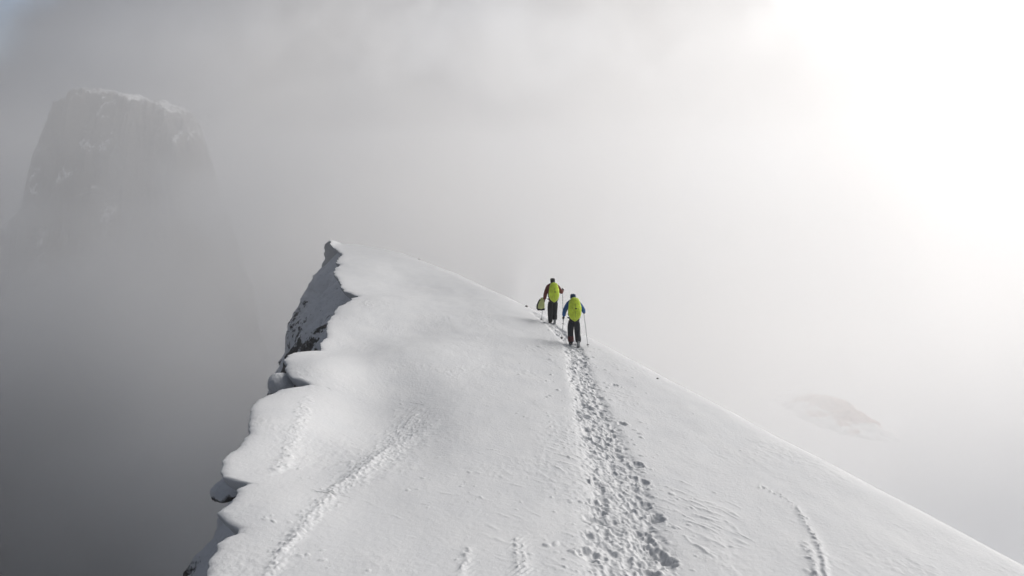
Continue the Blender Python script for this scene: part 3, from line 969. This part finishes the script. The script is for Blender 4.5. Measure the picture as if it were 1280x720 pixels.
# the hiker ahead: maroon jacket, black hat
p_f, M_f = person_at(691, 405, 0.12)
PF = dict(pelvis=(0, 0, .93), waist=(0, .03, 1.10), chest=(.0, .08, 1.37), neck=(.0, .12, 1.52), head=(.0, .15, 1.665),
    shoulder_l=(-.20, .08, 1.42), elbow_l=(-.30, .03, 1.15), hand_l=(-.315, .14, .86),
    shoulder_r=(.20, .08, 1.42), elbow_r=(.335, .02, 1.20), hand_r=(.41, .24, 1.28),
    hip_l=(-.095, 0, .90), knee_l=(-.10, .06, .50), ankle_l=(-.095, -.03, .085), toe_l=(-.11, .14, .035),
    hip_r=(.095, 0, .90), knee_r=(.09, .13, .52), ankle_r=(.075, -.02, .16), toe_r=(.08, .10, .04))
hiker('person', p_f, 0.12, 'hiker in a maroon jacket and black hood walking ahead', PF,
    dict(skin=M['skin'], black=M['black'], jacket=M['maroon'], trousers=M['trouser'], gaiter_l=None, gaiter_r=None, boot=M['boot'], sole=M['sole'], glove=M['black'], hat=M['black'], hood=True))
pack('backpack', M_f @ Vector((0, -.06, 1.25)), 0.12, -.12, .76, .40, .28, 'lime rain covered backpack on the maroon jacketed hiker', .12, 9)

def ground_tip(v):
    return Vector((v.x, v.y, ridge_z(v.x, v.y) + .02))
pole(M_r @ Vector(PR['hand_r']), ground_tip(place(735, 434)), 'grey trekking pole planted at the right of the blue jacketed hiker')
pole(M_r @ Vector(PR['hand_l']), ground_tip(M_r @ Vector((-.31, .75, 0))), 'grey trekking pole in the left hand of the blue jacketed hiker')
pole(M_f @ Vector(PF['hand_r']), ground_tip(M_f @ Vector((.47, .35, 0))), 'grey trekking pole in the raised right hand of the maroon jacketed hiker')
pole(M_f @ Vector(PF['hand_l']), ground_tip(M_f @ Vector((-.40, .38, 0))), 'grey trekking pole behind the pale bag at the maroon jacketed hiker')

# the bag hanging at the front hiker's left hand
def bag():
    base = M_f @ Vector((-.46, .12, .52))
    t = tag(empty('bag', base, .12), 'pale yellow and black bag hanging beside the maroon jacketed hiker', 'bag')
    n = 26; rings = []
    def loft(sections):
        bm = bmesh.new(); rs = []
        for z, cx, rx, ry in sections:
            rs.append([bm.verts.new((cx + rx * math.copysign(abs(math.cos(a)) ** .8, math.cos(a)), ry * math.sin(a), z + .012 * math.sin(5 * a))) for a in np.linspace(0, 2 * math.pi, n, endpoint=False)])
        for a, b in zip(rs[:-1], rs[1:]):
            for i in range(n):
                j = (i + 1) % n; bm.faces.new((a[i], a[j], b[j], b[i]))
        bm.faces.new(rs[0]); bm.faces.new(rs[-1])
        return bm
    bm_obj('bag_body', loft([(0.03, .02, .06, .05), (.06, .0, .145, .085), (.14, -.005, .165, .095), (.26, .01, .14, .085), (.38, .04, .105, .065), (.47, .07, .06, .04), (.49, .075, .03, .02)]), M['pale'], t)
    bm_obj('bag_base', loft([(.01, .02, .08, .05), (.02, .02, .14, .085), (.06, .01, .158, .096), (.075, .0, .155, .094), (.08, .0, .12, .07)]), M['black'], t)
    b = loft([(.08, -.135, .03, .08), (.20, -.125, .03, .08), (.32, -.085, .025, .06), (.42, -.03, .022, .05)])
    bm_obj('side_panel', b, M['black'], t)
    hand = Matrix.Rotation(-.12, 4, 'Z') @ ((M_f @ Vector(PF['hand_l'])) - base)
    V, E, Rr = chain([(.075, 0, .47), (.10, .0, .485), tuple(hand + Vector((-.02, 0, -.03))), tuple(hand)], [.012, .009, .009, .012])
    skin_mesh('handle', V, E, Rr, M['gaiter'], t, 1)
bag()

# ------------------------------------------------------------------ brown rocks showing through the mist on the snowfield
def ground_z(x, y):
    i = int(np.clip(np.searchsorted(GAX, x) - 1, 0, len(GAX) - 2)); j = int(np.clip(np.searchsorted(GAY, y) - 1, 0, len(GAY) - 2))
    u = (x - GAX[i]) / (GAX[i + 1] - GAX[i]); v = (y - GAY[j]) / (GAY[j + 1] - GAY[j])
    return float((GZ[j, i] * (1 - u) + GZ[j, i + 1] * u) * (1 - v) + (GZ[j + 1, i] * (1 - u) + GZ[j + 1, i + 1] * u) * v)
def hit_ground(px, py):
    r = ray(px, py)
    for d in np.arange(45, 1500, 1.0):
        if r[2] * d < ground_z(r[0] * d, d): return np.array((r[0] * d, d, r[2] * d))
    return np.array((r[0] * 300, 300, r[2] * 300))
def outcrop():
    a, b = hit_ground(984, 494), hit_ground(1106, 552)
    print('OUTCROP', a, b)
    c = (a + b) / 2; ax = b - a; L = np.hypot(ax[0], ax[1]); th = math.atan2(ax[1], ax[0])
    n, m = 150, 80
    U, V = np.meshgrid(np.linspace(-.62, .62, n) * L, np.linspace(-.34, .34, m) * L)
    X = c[0] + U * math.cos(th) - V * math.sin(th); Y = c[1] + U * math.sin(th) + V * math.cos(th)
    G = np.vectorize(ground_z)(X, Y)
    e = np.sqrt((U / (.5 * L)) ** 2 + (V / (.24 * L)) ** 2) + 0.35 * fbm(U / L * 6, V / L * 6, 4, 131)
    hgt = np.clip(1 - e, -0.25, 1)
    Z = G + L * (0.10 * hgt + 0.07 * np.clip(hgt, 0, .4) * fbm(U / L * 12, V / L * 12, 5, 133, .6, ridged=True)) - .2
    m_, t, bs = new_mat('brown_rock', .85)
    nz = noise(t, .35, 7, .7)
    rr = ramp(t, nz.outputs['Fac'], [(0.34, (0.20, 0.075, 0.052)), (0.52, (0.36, 0.185, 0.14)), (0.66, (0.55, 0.38, 0.32))])
    at = N(t, 'ShaderNodeAttribute'); at.attribute_name = 'rock'
    ma = N(t, 'ShaderNodeMath', operation='MULTIPLY_ADD'); ma.inputs[1].default_value = 1.2
    nz2 = noise(t, .16, 6, .65)
    t.links.new(nz2.outputs['Fac'], ma.inputs[0]); t.links.new(at.outputs['Fac'], ma.inputs[2])
    mk = N(t, 'ShaderNodeMapRange', interpolation_type='SMOOTHSTEP')
    mk.inputs['From Min'].default_value = .80; mk.inputs['From Max'].default_value = 1.05
    t.links.new(ma.outputs[0], mk.inputs['Value'])
    mx = N(t, 'ShaderNodeMix', data_type='RGBA')
    t.links.new(mk.outputs['Result'], mx.inputs['Factor'])
    mx.inputs['A'].default_value = (0.83, 0.84, 0.855, 1)
    t.links.new(rr.outputs['Color'], mx.inputs['B'])
    t.links.new(mx.outputs['Result'], bs.inputs['Base Color'])
    o = grid_mesh('rock_outcrop', X, Y, Z, m_, attr={'rock': hgt * 0.9}, kind=None)
    tag(o, 'reddish brown rock outcrop showing faintly through white mist right of the snow crest', 'rock outcrop')
outcrop()
